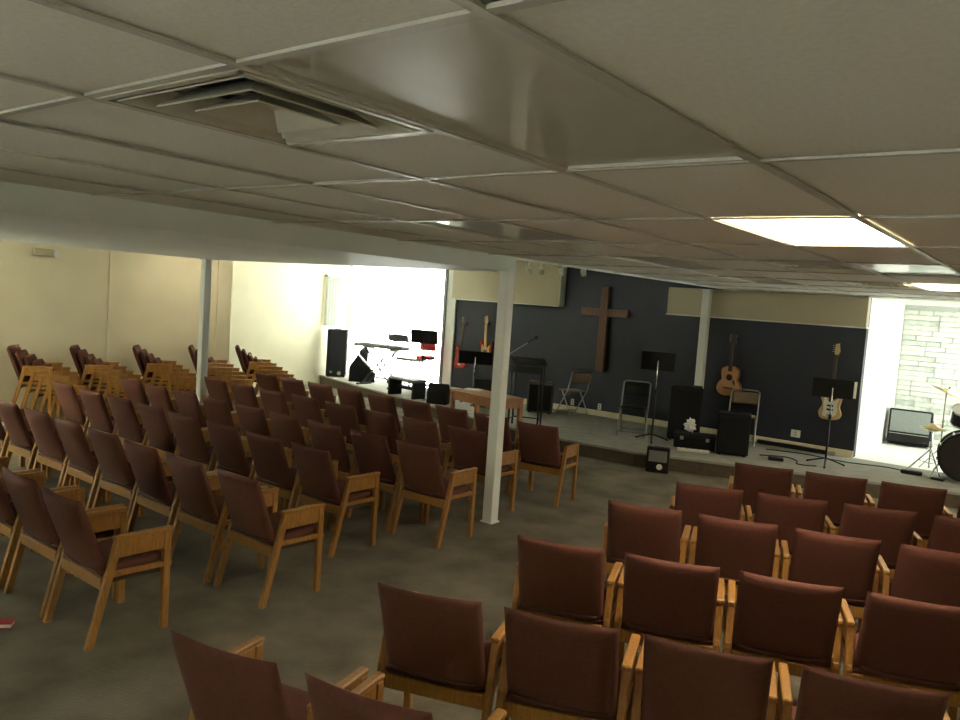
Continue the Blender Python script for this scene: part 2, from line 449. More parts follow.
def diffuser(i, j, label):
    """square four way louvre diffuser in the near half of the grid cell"""
    x0, x1, y0 = TX[i], TX[i+1], TY[j]
    t = thing('air_diffuser', label, 'air vent', ((x0+x1)/2, y0+.305, ZC-.006), 0, 'ceiling air diffusers')
    def ring(a, za, b, zb, th=.004):
        mb = MB()
        for k in range(4):
            m = Matrix.Rotation(k*PI/2, 4, 'Z')
            v = [mb.bm.verts.new(m @ Vector(p)) for p in ((-a, -a, za), (a, -a, za), (b, -b, zb), (-b, -b, zb))]
            w_ = [mb.bm.verts.new(q.co + Vector((0, 0, th))) for q in v]
            mb.bm.faces.new(v); mb.bm.faces.new(w_[::-1])
            for q in range(4): mb.bm.faces.new((v[q], w_[q], w_[(q+1) % 4], v[(q+1) % 4]))
        return mb
    fm = MB()
    for k in range(4):
        m = Matrix.Rotation(k*PI/2, 4, 'Z'); fm.box(-.292, .292, -.292, -.272, 0, .006, m=m)
    fm.build('frame', 'galv', t)
    ring(.255, .0, .19, .045).build('louvre', 'galv', t)
    ring(.19, -.004, .13, .042).build('louvre', 'galv', t)
    ring(.125, -.006, .06, .035).build('louvre', 'galv', t)
    B(-.062, .062, -.062, .062, .034, .038).build('centre_plate', 'galv', t)
    for k in range(2):
        B(-.27, .27, -.008, .008, .046, .052, m=Matrix.Rotation(PI/4 + k*PI/2, 4, 'Z')).build('crossbar', 'steel', t)
    B(-.29, .29, -.29, .29, .088, .094).build('duct', 'dark_void', t)
    tile(x0, x1, y0+.61, TY[j+1])
vl = {row_of(1.53): 'battered open ceiling air diffuser with bent louvres beside the glossy lens',
      row_of(6.4): 'square ceiling air diffuser just beyond the lit light panel', row_of(8.85): 'square ceiling air diffuser nearest the stage alcove'}
for i in range(len(TX)-1):
    for j in range(len(TY)-1):
        if (i, j) in lit: fixture(i, j, True)
        elif (i, j) in unlit: fixture(i, j, False)
        elif (i, j) in vent: diffuser(i, j, vl[j])
        else:
            tile(TX[i], TX[i+1], TY[j], TY[j+1], random.uniform(0, .004), random.uniform(-.0015, .0015), random.uniform(-.003, .003))
for x in TX[1:-1]:
    B(x-.012, x+.012, -2.7, YB, ZC-.004, ZC+.003).build('grid_bar', 'tbar', ceil)
for y in TY[1:-1]:
    B(-4.435, 2.2, y-.012, y+.012, ZC-.003, ZC+.004).build('grid_bar', 'tbar', ceil)
for (i, j) in vent:
    y = TY[j]+.61; B(TX[i], TX[i+1], y-.012, y+.012, ZC-.003, ZC+.004).build('grid_bar', 'tbar', ceil)
struct(B(-9.5, -4.435, -2.7, 6.25, 2.435, ZU).build('ceiling_soffit', 'soffit'))
struct(B(XL-.15, -4.435, -2.85, YB+.15, ZU, ZU+.1).build('ceiling_upper', 'white'))
struct(B(-4.435, 2.35, -2.85, 15.55, ZU, ZU+.1).build('ceiling_deck', 'white'))
for k, y in enumerate((3.0, 7.1)):
    t = thing('ceiling_light', ('lit ceiling light above the stacked chairs, behind the soffit', 'lit ceiling light above the row ends near the wall pilaster')[k], 'ceiling light', (-10.45, y, ZU-.06), 0, 'lay-in ceiling lights')
    B(-.3, .3, -.6, .6, .02, .059, bev=.004).build('housing', 'white', t)
    B(-.28, .28, -.58, .58, .008, .019, bev=.002).build('lens', 'lens_dim', t)
t = thing('ceiling_light', 'added unseen fill light on the stone alcove ceiling', 'ceiling light', (-.55, 13.9, ZC-.07), 0, 'lay-in ceiling lights')
B(-.3, .3, -.6, .6, .02, .069, bev=.004).build('housing', 'white', t)
B(-.28, .28, -.58, .58, .008, .019, bev=.002).build('lens', 'lens_alcove_fill', t)  # unseen lamp added to brighten the alcove
# three white posts
for (x, y, z0, z1, w, lab) in ((-4.39, 6.06, 0, 2.435, .056, 'square white steel post at the beam end beside the seating rows'),
                               (-9.42, 6.10, 0, 2.435, .052, 'slim white post rising among the chair rows near the cream wall'),
                               (-4.83, 12.15, S, ZC-.012, .06, 'white post standing on the stage before the navy wall')):
    t = thing('support_post', lab, 'post', (x, y, z0), 0, 'white support posts')
    B(-w, w, -w, w, 0, z1-z0, bev=.006).build('shaft', 'white', t)
    B(-w-.012, w+.012, -w-.012, w+.012, 0, .012).build('base_plate', 'white', t)
    B(-w-.012, w+.012, -w-.012, w+.012, z1-z0-.012, z1-z0-.001).build('top_plate', 'white', t)

# ================================================================ CHAIRS
def back_surf(s, t):
    tt = (t+1)/2
    y = -.115 - .175*tt - .035*(1-s*s) ; z_ = .405 + .465*tt
    return (s*.243, y, z_), (0, .93, .36)
def seat_surf(s, t):
    return (s*.243, .045+t*.20, .425 + .018*t + .006*(1-s*s)), (0, -.05, 1)
def make_chair(name):
    t = thing(name, 'x', 'chair')
    MB().shell(back_surf, 13, 13, .062).build('backrest', 'fabric', t, True)
    pp = [back_surf(s/8, -.80)[0] for s in range(-7, 8)]
    MB().tube([(p[0], p[1]-.028, p[2]-.012) for p in pp], .006, 6).build('piping', 'piping', t, True)
    MB().shell(seat_surf, 11, 11, .075, 8, 8).build('seat', 'fabric', t, True)
    B(-.24, .24, -.13, .23, .355, .388, bev=.004).build('seat_board', 'dark_wood', t)
    for sx in (-1, 1):
        x = sx*.264; w = .0185
        B(x-w, x+w, .203, .248, 0, .612, bev=.004).build('leg', 'oak', t)
        MB().prism([(-.255, 0), (-.212, 0), (-.052, .612), (-.098, .612)], 'x', x-w, x+w, bev=.004).build('leg', 'oak', t)
        MB().prism([(.203, .508), (.203, .612), (-.055, .612), (-.083, .508)], 'x', x-w*.7, x+w*.7, bev=.003).build('arm_panel', 'oak', t)
        B(x-.0215, x+.0185 if sx < 0 else x+.0215, -.105, .255, .612, .638, bev=.006).build('armrest', 'oak', t)
        MB().prism([(-.158, .398), (.262, .392), (.262, .424), (-.150, .430)], 'x', x-.013, x+.013, bev=.003).build('side_rail', 'oak', t)
    B(-.246, .246, -.165, -.135, .325, .395, bev=.004).build('back_rail', 'oak', t)
    B(-.246, .246, .205, .235, .34, .385, bev=.004).build('front_rail', 'oak', t)
    return t
chair0 = make_chair('armchair')
used = [False]
def place_chair(x, y, z, rz, label, group):
    if not used[0]:
        used[0] = True
        chair0.location = (x, y, z); chair0.rotation_euler = (0, 0, rz); chair0['label'] = label; chair0['group'] = group
        return chair0
    return dup(chair0, (x, y, z), rz, label, group)
ORD = ['first', 'second', 'third', 'fourth', 'fifth', 'sixth', 'seventh', 'eighth', 'ninth', 'tenth']
R_ = math.radians
# straight block (rows counted from the stage): y, first x, pitch, count, first index
left_rows = [(7.33, -5.19, .583, 8, 1), (6.32, -4.745, .612, 8, 0), (5.30, -4.475, .600, 9, 0), (4.45, -4.87, .612, 8, 0), (3.435, -4.41, .612, 8, 0), (2.38, -4.57, .62, 4, 0)]
for ri, (y, x, pitch, n, k0) in enumerate(left_rows):
    for k in range(n):
        jt = .012 if ri else .003
        place_chair(x - pitch*k + random.uniform(-jt, jt), y + random.uniform(-.012, .012), 0, R_(random.uniform(-1, 1)*(1.5 if ri else .4)),
                    'mauve upholstered oak armchair, %s from the aisle, %s row from stage, straight block' % (ORD[k+k0], ORD[ri]), 'armchairs in the straight block')
place_chair(-4.55, 7.25, 0, R_(8), 'mauve upholstered oak armchair turned slightly, first from aisle, front row, straight block', 'armchairs in the straight block')
# angled block
right_rows = [((-2.39, 7.02), 17.5, 4), ((-2.39, 5.74), 22, 5), ((-2.47, 4.77), 18.5, 5), ((-2.41, 3.60), 20.3, 5), ((-2.42, 2.50), 19.5, 5), ((-2.59, 1.58), 13, 2)]
for ri, ((tx, ty), ang, n) in enumerate(right_rows):
    a = R_(ang); u = Vector((math.cos(a), math.sin(a))); v = Vector((-u.y, u.x))
    o = Vector((tx, ty))*.977 + .243*u + .30*v
    for k in range(n):
        q = o + u*(.588 if ri < 5 else .605)*k
        place_chair(q.x, q.y, 0, a + R_(random.uniform(-1, 1)),
                    'rust brown oak armchair, %s from the aisle, %s row from stage, angled block' % (ORD[k], ORD[ri]), 'armchairs in the angled block')
# stacks parked diagonally along the cream wall (counted from the stage end), each chair nested above and behind the one below
for si, (x, y) in enumerate(((-10.88, 8.04), (-10.92, 7.21), (-10.97, 6.33), (-11.0, 5.44), (-11.04, 4.66))):
    a = R_(-36)
    for k in range(5):
        d = .10*(4-k)
        place_chair(x - math.sin(a)*d, y + math.cos(a)*d, .06*k, a + R_(random.uniform(-.8, .8)),
                    'oak armchair, %s from bottom in %s chair stack from the wall\'s end pilaster' % (ORD[k], ORD[si]), 'stacked armchairs along the cream wall')

# ================================================================ STAGE FURNITURE
def music_stand(label, loc, rz, h, dw=.50, dh=.33, tilt=.35, pole='black', paper=False):
    t = thing('music_stand', label, 'music stand', loc, rz, 'music stands on the stage')
    for k in range(3):
        a = PI/6 + k*2*PI/3
        lg = MB().tube([(0, 0, .10), (.10*math.cos(a), .10*math.sin(a), .07), (.27*math.cos(a), .27*math.sin(a), .012)], .011, 6).build('leg', 'black', t)
        MB().lathe([(.014, 0), (.014, .02)], 8, Matrix.Translation((.27*math.cos(a), .27*math.sin(a), 0))).build('rubber_foot', 'black_soft', lg)
    MB().tube([(0, 0, .06), (0, 0, h*.55)], .014, 8).build('pole', 'black', t, True)
    MB().tube([(0, 0, h*.52), (0, 0, h-dh*.25)], .010, 8).build('upper_pole', pole, t, True)
    MB().lathe([(.02, 0), (.022, .03), (.02, .06)], 10, Matrix.Translation((0, 0, h*.53))).build('collar', 'black', t)
    m = Matrix.Translation((0, 0, h-dh/2)) @ Matrix.Rotation(tilt, 4, 'X')
    MB().box(-dw/2, dw/2, -.006, .006, -dh/2, dh/2, bev=.003, m=m).build('desk', 'black', t)
    MB().box(-dw/2, dw/2, .004, .06, -dh/2, -dh/2+.008, bev=.002, m=m).build('ledge', 'black', t)
    if paper:
        MB().box(dw/2-.03, dw/2+.035, .008, .012, -dh/2+.02, dh/2-.02, m=m).build('sheet_music', 'paper', t)
    return t
# desks lean so that their readable side faces the performers (+y); the audience sees the back
music_stand('black music stand with wide desk before the bright window', (-10.55, 11.85, S), R_(30), 1.27, .56, .30)
music_stand('small dark music stand desk above the keyboard', (-11.55, 12.15, S), R_(25), 1.12, .46, .22, .75)
music_stand('black music stand in front of the two hanging electric guitars', (-8.85, 11.4, S), R_(33), 1.0, .62, .26, .3, 'chrome')
music_stand('black music stand with chrome upper pole beside dark folding chair', (-5.02, 10.95, S), R_(25), 1.36, .50, .30, .3, 'chrome')
music_stand('black music stand with white sheet edge before the bass guitar', (-2.65, 11.45, S), R_(12), 1.21, .52, .28, .28, 'chrome', True)

def cabinet(name, label, cat, loc, rz, w, d, h, group=None, body='black_soft', grille='grille', bottom=None, tilt=0, feet=True):
    t = thing(name, label, cat, loc, rz, group)
    m = Matrix.Rotation(tilt, 4, 'X')
    MB().box(-w/2, w/2, -d/2, d/2, .02, h, bev=.015, m=m).build('body', body, t)
    g0 = bottom if bottom else .05
    MB().box(-w/2+.03, w/2-.03, -d/2-.008, -d/2+.006, g0, h-.05, bev=.005, m=m).build('grille', grille, t)
    if feet:
        for sx in (-1, 1):
            for sy in (-1, 1):
                MB().lathe([(.02, 0), (.018, .022)], 8, m @ Matrix.Translation((sx*(w/2-.05), sy*(d/2-.05), 0))).build('foot', 'black', t)
    MB().box(-.07, .07, -.012, .012, h, h+.018, bev=.004, m=m).build('handle', 'black', t)
    return t
pa = cabinet('loudspeaker', 'tall black loudspeaker by the left end of the stage', 'loudspeaker', (-13.20, 11.93, S), R_(44), .44, .28, 1.06)
MB().lathe([(.03, 0), (.045, .01), (.045, .02)], 12, Matrix.Translation((.08, -.215, .10)) @ Matrix.Rotation(PI/2, 4, 'X')).build('badge', 'steel', pa)
MB().lathe([(.02, 0), (.03, .01)], 12, Matrix.Translation((-.10, -.21, .12)) @ Matrix.Rotation(PI/2, 4, 'X')).build('badge', 'steel', pa)
def wedge(label, loc, rz, w, d, h):
    t = thing('wedge_monitor', label, 'stage monitor', loc, rz, 'floor wedge monitors')
    pr = [(-d/2, 0), (d/2, 0), (d/2, h*.55), (d*.2, h), (-d/2, h*.32)]
    MB().prism(pr, 'x', -w/2, w/2, bev=.012).build('body', 'black_soft', t)
    a = Vector((-d/2, h*.32)); b = Vector((d*.2, h)); n = Vector((-(b-a).y, (b-a).x)).normalized()
    q = [a+(b-a)*.06+n*.001, a+(b-a)*.94+n*.001, a+(b-a)*.94+n*.012, a+(b-a)*.06+n*.012]
    MB().prism([tuple(v) for v in q], 'x', -w/2+.03, w/2-.03).build('grille', 'grey_grille', t)  # grey colour stands in for window glare on the wedge grille
    for sx in (-1, 1):
        B(sx*(w/2)-.006, sx*(w/2)+.006, -.06, .06, h*.3, h*.42, bev=.003).build('handle', 'black', t)
    return t
wedge('black wedge monitor with grille pale from painted window glare beside the tall loudspeaker', (-12.35, 11.92, S), R_(135), .44, .56, .58)
wedge('black wedge monitor between keyboard bench and wooden table', (-9.24, 10.90, S), R_(205), .38, .38, .38)
cabinet('keyboard_amplifier', 'slim upright black amplifier behind the keyboard wedge monitor', 'amplifier', (-12.72, 12.30, S), R_(44), .20, .22, .66)
cabinet('practice_amplifier', 'small black amplifier behind the wooden table', 'amplifier', (-8.5, 11.25, S), R_(35), .36, .26, .52)
cabinet('speaker_cabinet', 'dark brown wooden speaker cabinet beside the black lectern', 'amplifier', (-7.62, 11.8, S), R_(30), .46, .32, .56, body='dark_wood')
bx_ = cabinet('stage_amplifier', 'black stage amplifier in front of the folding chair by the acoustic guitar', 'amplifier', (-3.80, 11.0, S), R_(18), .44, .34, .60)
# low black case with crumpled tissue
t = thing('equipment_case', 'low black equipment case under the white tissue', 'case', (-4.34, 10.95, S), R_(20))
B(-.29, .29, -.16, .16, .01, .16, bev=.01).build('body', 'black_soft', t)
B(-.295, .295, -.165, .165, .162, .215, bev=.01).build('lid', 'black', t)
for sx in (-.18, .18): B(sx-.025, sx+.025, -.172, -.163, .135, .185, bev=.003).build('latch', 'steel', t)
t = MB()
bmesh.ops.create_icosphere(t.bm, subdivisions=3, radius=.07)
for v in t.bm.verts:
    n = v.co.normalized()
    k = 1 + .35*math.sin(9*n.x+3*n.z)*math.sin(7*n.y+1) + .2*math.sin(15*n.z+4*n.x)
    v.co = Vector((n.x*.075*k, n.y*.06*k, .085 + n.z*.085*k))
zm = min(v.co.z for v in t.bm.verts)
for v in t.bm.verts: v.co.z -= zm
o = t.build('tissue', 'paper'); o.location = (-4.42, 10.93, S+.216); tag(o, 'crumpled white tissue on the low black case', 'tissue')
t = thing('power_strip', 'white bar shaped power strip on the stage edge before the black case', 'power strip', (-4.22, 10.62, S), R_(24))
B(-.22, .22, -.03, .03, .0, .045, bev=.006).build('body', 'ivory', t)
for k in range(5): B(-.17+k*.08-.014, -.17+k*.08+.014, -.014, .014, .045, .048).build('socket', 'grey_plastic', t)
# floor device
t = thing('floor_heater', 'small black and grey device with round pale knob against the stage riser', 'heater', (-4.36, 9.77, 0), R_(20))
B(-.15, .15, -.07, .07, .0, .34, bev=.012).build('body', 'black', t)
B(-.12, .12, -.082, -.069, .15, .30, bev=.004).build('panel', 'grey_plastic', t)
MB().lathe([(.035, 0), (.04, .012), (.03, .024)], 16, Matrix.Translation((.03, -.069, .085)) @ Matrix.Rotation(PI/2, 4, 'X')).build('knob', 'ivory', t)
MB().tube([(-.08, 0, .34), (-.08, 0, .375), (.08, 0, .375), (.08, 0, .34)], .008, 6).build('handle', 'steel', t)

# keyboard on a crossed stand
t = thing('keyboard', 'dark slim stage keyboard resting on the crossed stand', 'keyboard', (-11.5, 11.60, 1.0), R_(184))
B(-.66, .66, -.14, .14, 0, .07, bev=.012).build('body', 'grey_plastic', t)
B(-.60, .60, -.135, .02, .070, .082, bev=.002).build('white_keys', 'ivory', t)
for k in range(36):
    if k % 7 in (2, 6): continue
    B(-.585+k*.0333, -.570+k*.0333, -.05, .02, .082, .092).build('black_key', 'black', t)
B(-.63, .63, .03, .13, .07, .076).build('control_panel', 'black', t)
t = thing('keyboard_stand', 'crossed black keyboard stand under the keyboard', 'keyboard stand', (-11.5, 11.60, S), R_(4))
for y in (-.11, .11):
    MB().bar((-.42, y, .02), (.36, y, .79), .03, .03).build('leg', 'black', t)
    MB().bar((.42, y+.035, .02), (-.36, y+.035, .79), .03, .03).build('leg', 'black', t)
for (x, zz) in ((-.42, .02), (.42, .02)): MB().bar((x, -.22, zz), (x, .22, zz), .04).build('foot_bar', 'black', t)
for x in (-.36, .36): MB().bar((x, -.14, .78), (x, .14, .78), .035).build('top_bar', 'black', t)
t = thing('mixer', 'small dark mixer on a slim post below the keyboard end', 'mixer', (-11.0, 11.98, S), R_(10))
B(-.30, .30, -.12, .12, .58, .635, bev=.01).build('body', 'grey_plastic', t)
MB().tube([(0, 0, .03), (0, 0, .58)], .016, 8).build('post', 'black', t)
MB().lathe([(.16, 0), (.15, .02), (.02, .04)], 16).build('base', 'black', t)
# red stool with backrest
t = thing('bar_stool', 'red vinyl stool with backrest behind the wide music stand', 'stool', (-10.68, 12.08, S), R_(30))
MB().lathe([(.19, .64), (.2, .66), (.2, .70), (.17, .72)], 20).build('seat', 'red', t)
MB().shell(lambda s, tt: ((s*.17, .17-.03*(1-s*s), .93+tt*.12), (0, 1, 0)), 9, 7, .04).build('backrest', 'red', t, True)
for k in range(4):
    a = PI/4 + k*PI/2
    MB().tube([(.13*math.cos(a), .13*math.sin(a), .64), (.20*math.cos(a), .20*math.sin(a), 0)], .012, 6).build('leg', 'steel', t)
for sx in (-.1, .1): MB().tube([(sx, .12, .65), (sx, .17, .84)], .01, 6).build('back_support', 'steel', t)
MB().tube([(.175*math.cos(k*PI/8), .175*math.sin(k*PI/8), .22) for k in range(17)], .008, 6).build('foot_ring', 'steel', t)
# keyboard bench
t = thing('keyboard_bench', 'dark low keyboard bench near the stage edge', 'bench', (-10.14, 10.98, S), R_(-8))
B(-.40, .40, -.17, .17, .31, .36, bev=.012).build('seat', 'grey_plastic', t)
for sx in (-1, 1): B(sx*.36-.03, sx*.36+.03, -.15, .15, 0, .31, bev=.004).build('leg', 'black', t)
B(-.33, .33, -.012, .012, .14, .20).build('stretcher', 'black', t)
# communion table on the floor before the stage
t = thing('wooden_table', 'plain orange brown wooden table on the carpet before the stage', 'table', (-7.0, 9.34, 0), R_(-14))
B(-.55, .55, -.28, .28, .72, .75, bev=.006).build('tabletop', 'table_wood', t)
B(-.50, .50, -.255, -.235, .60, .72).build('apron', 'table_wood', t); B(-.50, .50, .235, .255, .60, .72).build('apron', 'table_wood', t)
for sx in (-1, 1):
    B(sx*.52-.01, sx*.52+.01, -.235, .235, .60, .72).build('apron', 'table_wood', t)
    for sy in (-1, 1): B(sx*.51-.032, sx*.51+.032, sy*.245-.032, sy*.245+.032, 0, .72, bev=.005).build('leg', 'table_wood', t)
o = B(-.12, .12, -.09, .09, 0, .018, bev=.003).build('bulletin', 'paper'); o.location = (-7.35, 9.46, .75); o.rotation_euler = (0, 0, .3)
tag(o, 'white paper bulletin lying on the wooden table', 'paper')
# lectern and microphone
t = thing('lectern', 'black open frame lectern with sloped top at the stage front', 'lectern', (-6.85, 10.2, S), R_(24))
MB().box(-.27, .27, -.20, .20, -.012, .012, bev=.004, m=Matrix.Translation((0, 0, 1.04)) @ Matrix.Rotation(-.30, 4, 'X')).build('top', 'black', t)
B(-.26, .26, -.19, -.17, .86, .97).build('front_panel', 'black', t)
for sx in (-1, 1):
    for sy in (-1, 1): MB().tube([(sx*.23, sy*.16, 0), (sx*.23, sy*.16, 1.0+.04*sy)], .014, 8).build('leg', 'black', t)
    MB().tube([(sx*.23, -.16, .12), (sx*.23, .16, .12)], .01, 6).build('stretcher', 'black', t)
MB().tube([(-.23, .16, .12), (.23, .16, .12)], .01, 6).build('stretcher', 'black', t)
t = thing('microphone_stand', 'microphone on a slanted boom stand beside the black lectern', 'microphone', (-7.42, 10.25, S), 0)
MB().lathe([(.14, 0), (.14, .015), (.03, .03), (.02, .05)], 20).build('base', 'black', t)
MB().tube([(0, 0, .03), (0, 0, .98)], .011, 8).build('pole', 'black', t)
MB().tube([(-.12, 0, .94), (.50, 0, 1.33)], .008, 8).build('boom', 'grey_plastic', t)
mic = MB().tube([(.49, 0, 1.325), (.62, 0, 1.405)], .014, 10, .02).build('microphone', 'black', t)
MB().lathe([(.01, -.028), (.025, -.015), (.028, 0), (.025, .015), (.01, .028)], 12, Matrix.Translation((.635, 0, 1.415))).build('mic_grille', 'grille', mic)
MB().lathe([(.02, 0), (.024, .02), (.02, .04)], 10, Matrix.Translation((0, 0, .96))).build('clutch', 'steel', t)

def folding_chair(label, loc, rz, seatm='brown_seat', tube='steel'):
    t = thing('folding_chair', label, 'chair', loc, rz, 'metal folding chairs on the stage')
    for sx in (-1, 1):
        x = sx*.21
        MB().tube([(x, .24, 0), (x, -.10, .46), (x, -.22, .80)], .012, 8).build('front_leg', tube, t)
        MB().tube([(x*.9, -.24, 0), (x*.9, .10, .44)], .011, 8).build('rear_leg', tube, t)
    MB().tube([(-.21, -.22, .80), (-.17, -.235, .825), (.17, -.235, .825), (.21, -.22, .80)], .012, 8).build('top_tube', tube, t)
    MB().tube([(-.20, -.20, .06), (.20, -.20, .06)], .009, 6).build('stretcher', tube, t)
    MB().tube([(-.21, .19, .07), (.21, .19, .07)], .009, 6).build('stretcher', tube, t)
    MB().shell(lambda s, q: ((s*.20, .06+q*.19, .445), (0, 0, 1)), 9, 9, .03).build('seat', seatm, t, True)
    MB().shell(lambda s, q: ((s*.195, -.195-.03*(1-s*s)-q*.035, .70+q*.09), (0, .95, .3)), 9, 7, .02).build('backrest', seatm, t, True)
    return t
folding_chair('tan metal folding chair below the cross by the navy wall', (-7.08, 12.05, S), R_(65))
folding_chair('dark folding chair with shiny seat rim beside the music stand', (-5.45, 11.15, S), R_(200), 'black', 'grey_plastic')
cabinet('wall_shade_box', 'tall black box as painted wall shadow and drape, between music stand and white post', 'loudspeaker', (-4.78, 11.55, S), R_(24), .48, .40, .84)  # black box stands in for the shadowed wall and a black drape
folding_chair('metal folding chair with pale frame below the acoustic guitar', (-4.05, 12.05, S), R_(195))

# cross on the wall
t = thing('wooden_cross', 'large red brown wooden cross mounted on the navy wall', 'cross', (-6.80, YB-.12, 1.0), 0)
B(-.075, .075, 0, .09, 0, 1.53, bev=.008).build('upright', 'cross', t)
B(-.46, -.076, .005, .085, 1.0, 1.14, bev=.008).build('cross_arm', 'cross', t)
B(.076, .46, .005, .085, 1.0, 1.14, bev=.008).build('cross_arm', 'cross', t)
for zz in (.3, 1.25): B(-.04, .04, .085, .119, zz, zz+.06).build('bracket', 'black', t)

# wall plates, raceway, lights
for (x, zz, lab) in ((-7.36, .38, 'white wall outlet below the tan folding chair on navy wall'), (-6.79, .37, 'white wall outlet on the navy wall below the cross'), (-3.36, .43, 'wide white wall outlet on the navy wall between acoustic and bass guitar')):
    w = .035 if x < -5 else .07
    t = thing('wall_outlet', lab, 'outlet', (x, YB-.008, zz-.06), 0, 'white wall outlets')
    B(-w, w, 0, .007, 0, .115, bev=.003).build('plate', 'ivory', t)
    for z0 in (.03, .07): B(-.012, .012, -.002, .0, z0, z0+.022).build('socket', 'grey_plastic', t)
t = thing('cable_raceway', 'dark cable raceway with pale end lying along the navy wall', 'cable duct', (-3.35, YB-.09, S), R_(0))
B(-.55, .48, -.04, .04, 0, .06, bev=.01).build('duct', 'black', t)
B(.48, .60, -.04, .04, 0, .06, bev=.01).build('end_cap', 'steel', t)
t = thing('emergency_light', 'small emergency light high on the cream wall', 'emergency light', (XN+.001, 4.86, 2.33), 0)
B(0, .07, -.13, .13, 0, .10, bev=.008).build('case', 'tan', t)
for sy in (1,): MB().lathe([(.03, 0), (.048, .03), (.05, .06)], 12, Matrix.Translation((.04, sy*.135, .04)) @ Matrix.Rotation(PI/2, 4, 'Y') @ Matrix.Rotation(-.4*sy, 4, 'X')).build('lamp_head', 'ivory', t)
for k, (x, zz) in enumerate(((-7.94, 2.77), (-7.68, 2.78), (-7.25, 2.76), (-6.82, 2.74))):
    t = thing('spot_light', 'small white ceiling spotlight above the stage, %s from the tan bulkhead' % ORD[k], 'spotlight', (x, 11.6, ZU-.25), R_(20), 'stage spotlights')
    MB().tube([(0, 0, .09), (0, 0, .25)], .012, 8).build('stem', 'white', t)
    MB().lathe([(.03, 0), (.05, .02), (.05, .12), (.035, .14)], 14, Matrix.Translation((0, -.04, .07)) @ Matrix.Rotation(-2.2, 4, 'X')).build('head', 'white', t)
o = B(-.75, .75, -.02, .02, 0, .03).build('light_track', 'white'); o.location = (-7.38, 11.6, ZU-.031); tag(o, 'white light track on the upper ceiling over the stage', 'light track')

# ---------------------------------------------------------------- guitars
def smooth_outline(pts, n=6):
    out = []; N = len(pts)
    for i in range(N):
        p0, p1, p2, p3 = (Vector(pts[(i+k-1) % N]) for k in range(4))
        for k in range(n):
            t_ = k/n
            out.append(tuple(.5*((2*p1) + (p2-p0)*t_ + (2*p0-5*p1+4*p2-p3)*t_*t_ + (3*p1-p0-3*p2+p3)*t_**3)))
    return out
STRAT = [(0, 0), (.12, .02), (.165, .10), (.13, .20), (.145, .30), (.155, .39), (.11, .37), (.05, .31), (-.03, .31), (-.09, .40), (-.14, .43), (-.145, .33), (-.115, .22), (-.16, .11), (-.12, .015)]
ACOU = [(0, 0), (.13, .015), (.195, .10), (.175, .20), (.125, .265), (.14, .35), (.135, .43), (.06, .475), (0, .48), (-.06, .475), (-.135, .43), (-.14, .35), (-.125, .265), (-.175, .20), (-.195, .10), (-.13, .015)]
PICK = [(-.09, .05), (.06, .06), (.10, .14), (.09, .24), (.11, .33), (.05, .29), (-.04, .29), (-.08, .35), (-.10, .25), (-.09, .15)]
def guitar(name, label, loc, tilt, outline, length, body, neck, depth, pick=None, acoustic=False, head='neck', bw=1.0):
    t = thing(name, label, 'guitar', loc, 0, 'instruments hanging on the navy wall')
    t.rotation_euler = (0, tilt, 0)
    blen = max(p[1] for p in outline)
    ol = smooth_outline([(p[0]*bw, p[1]) for p in outline])
    bd = MB().prism(ol, 'y', -depth/2, depth/2, bev=.006).build('body', body, t)
    jn = blen-.10 if not acoustic else blen-.02
    hl = .17 if not acoustic else .16
    MB().prism([(-.028, jn-.06), (.028, jn-.06), (.022, length-hl), (-.022, length-hl)], 'y', -depth/2-.016, -depth/2+.004, bev=.003).build('neck', neck, t)
    MB().prism([(-.026, jn-.06), (.026, jn-.06), (.021, length-hl), (-.021, length-hl)], 'y', -depth/2-.021, -depth/2-.0165).build('fretboard', 'rosewood' if neck != 'maple' or acoustic else 'maple', t)
    if acoustic: hp = [(-.03, length-hl), (.03, length-hl), (.042, length), (-.042, length)]
    else: hp = [(-.022, length-hl), (.022, length-hl), (.05, length-hl+.05), (.03, length-.02), (.035, length), (-.02, length-.01), (-.03, length-hl+.05)]
    hd = MB().prism(hp, 'y', -depth/2-.012, -depth/2+.006, bev=.002).build('headstock', neck if head == 'neck' else head, t)
    for k in range(4):
        zz = length-hl+.04+k*.03
        for sx in ((-1, 1) if acoustic else (-1,)):
            MB().tube([(sx*.028, -depth/2, zz), (sx*.06, -depth/2, zz)], .007, 6).build('tuner', 'chrome', hd)
    if acoustic:
        MB().lathe([(.052, 0), (.052, .002)], 24, Matrix.Translation((0, -depth/2, .30)) @ Matrix.Rotation(PI/2, 4, 'X')).build('soundhole', 'black', t)
        MB().box(-.08, .08, -depth/2-.01, -depth/2, .115, .14, bev=.003).build('bridge', 'rosewood', t)
        MB().prism([(.055, .22), (.105, .17), (.10, .24), (.065, .28)], 'y', -depth/2-.003, -depth/2).build('pickguard', 'rosewood', t)
    else:
        if pick: MB().prism(smooth_outline([(p[0]*bw, p[1]) for p in PICK], 4), 'y', -depth/2-.004, -depth/2-.0005).build('pickguard', pick, t)
        for zz in (.14, .20): MB().box(-.045, .045, -depth/2-.012, -depth/2-.004, zz, zz+.028, bev=.003).build('pickup', 'black', t)
        MB().box(-.04, .04, -depth/2-.012, -depth/2-.0, .06, .085, bev=.003).build('bridge', 'chrome', t)
    MB().tube([(-.04, -depth/2-.03, length-hl), (-.04, .0, length-hl), (.04, .0, length-hl), (.04, -depth/2-.03, length-hl)], .006, 6).build('hanger', 'black', t)
    MB().box(-.03, .03, .0, .055-0*depth, length-hl-.02, length-hl+.05).build('hanger_block', 'rosewood', t)
    return t
guitar('electric_guitar', 'dark red electric guitar hanging next to the window jamb', (-10.06, YB-.058, .72), R_(4), STRAT, 1.08, 'redbody', 'rosewood', .045, None)
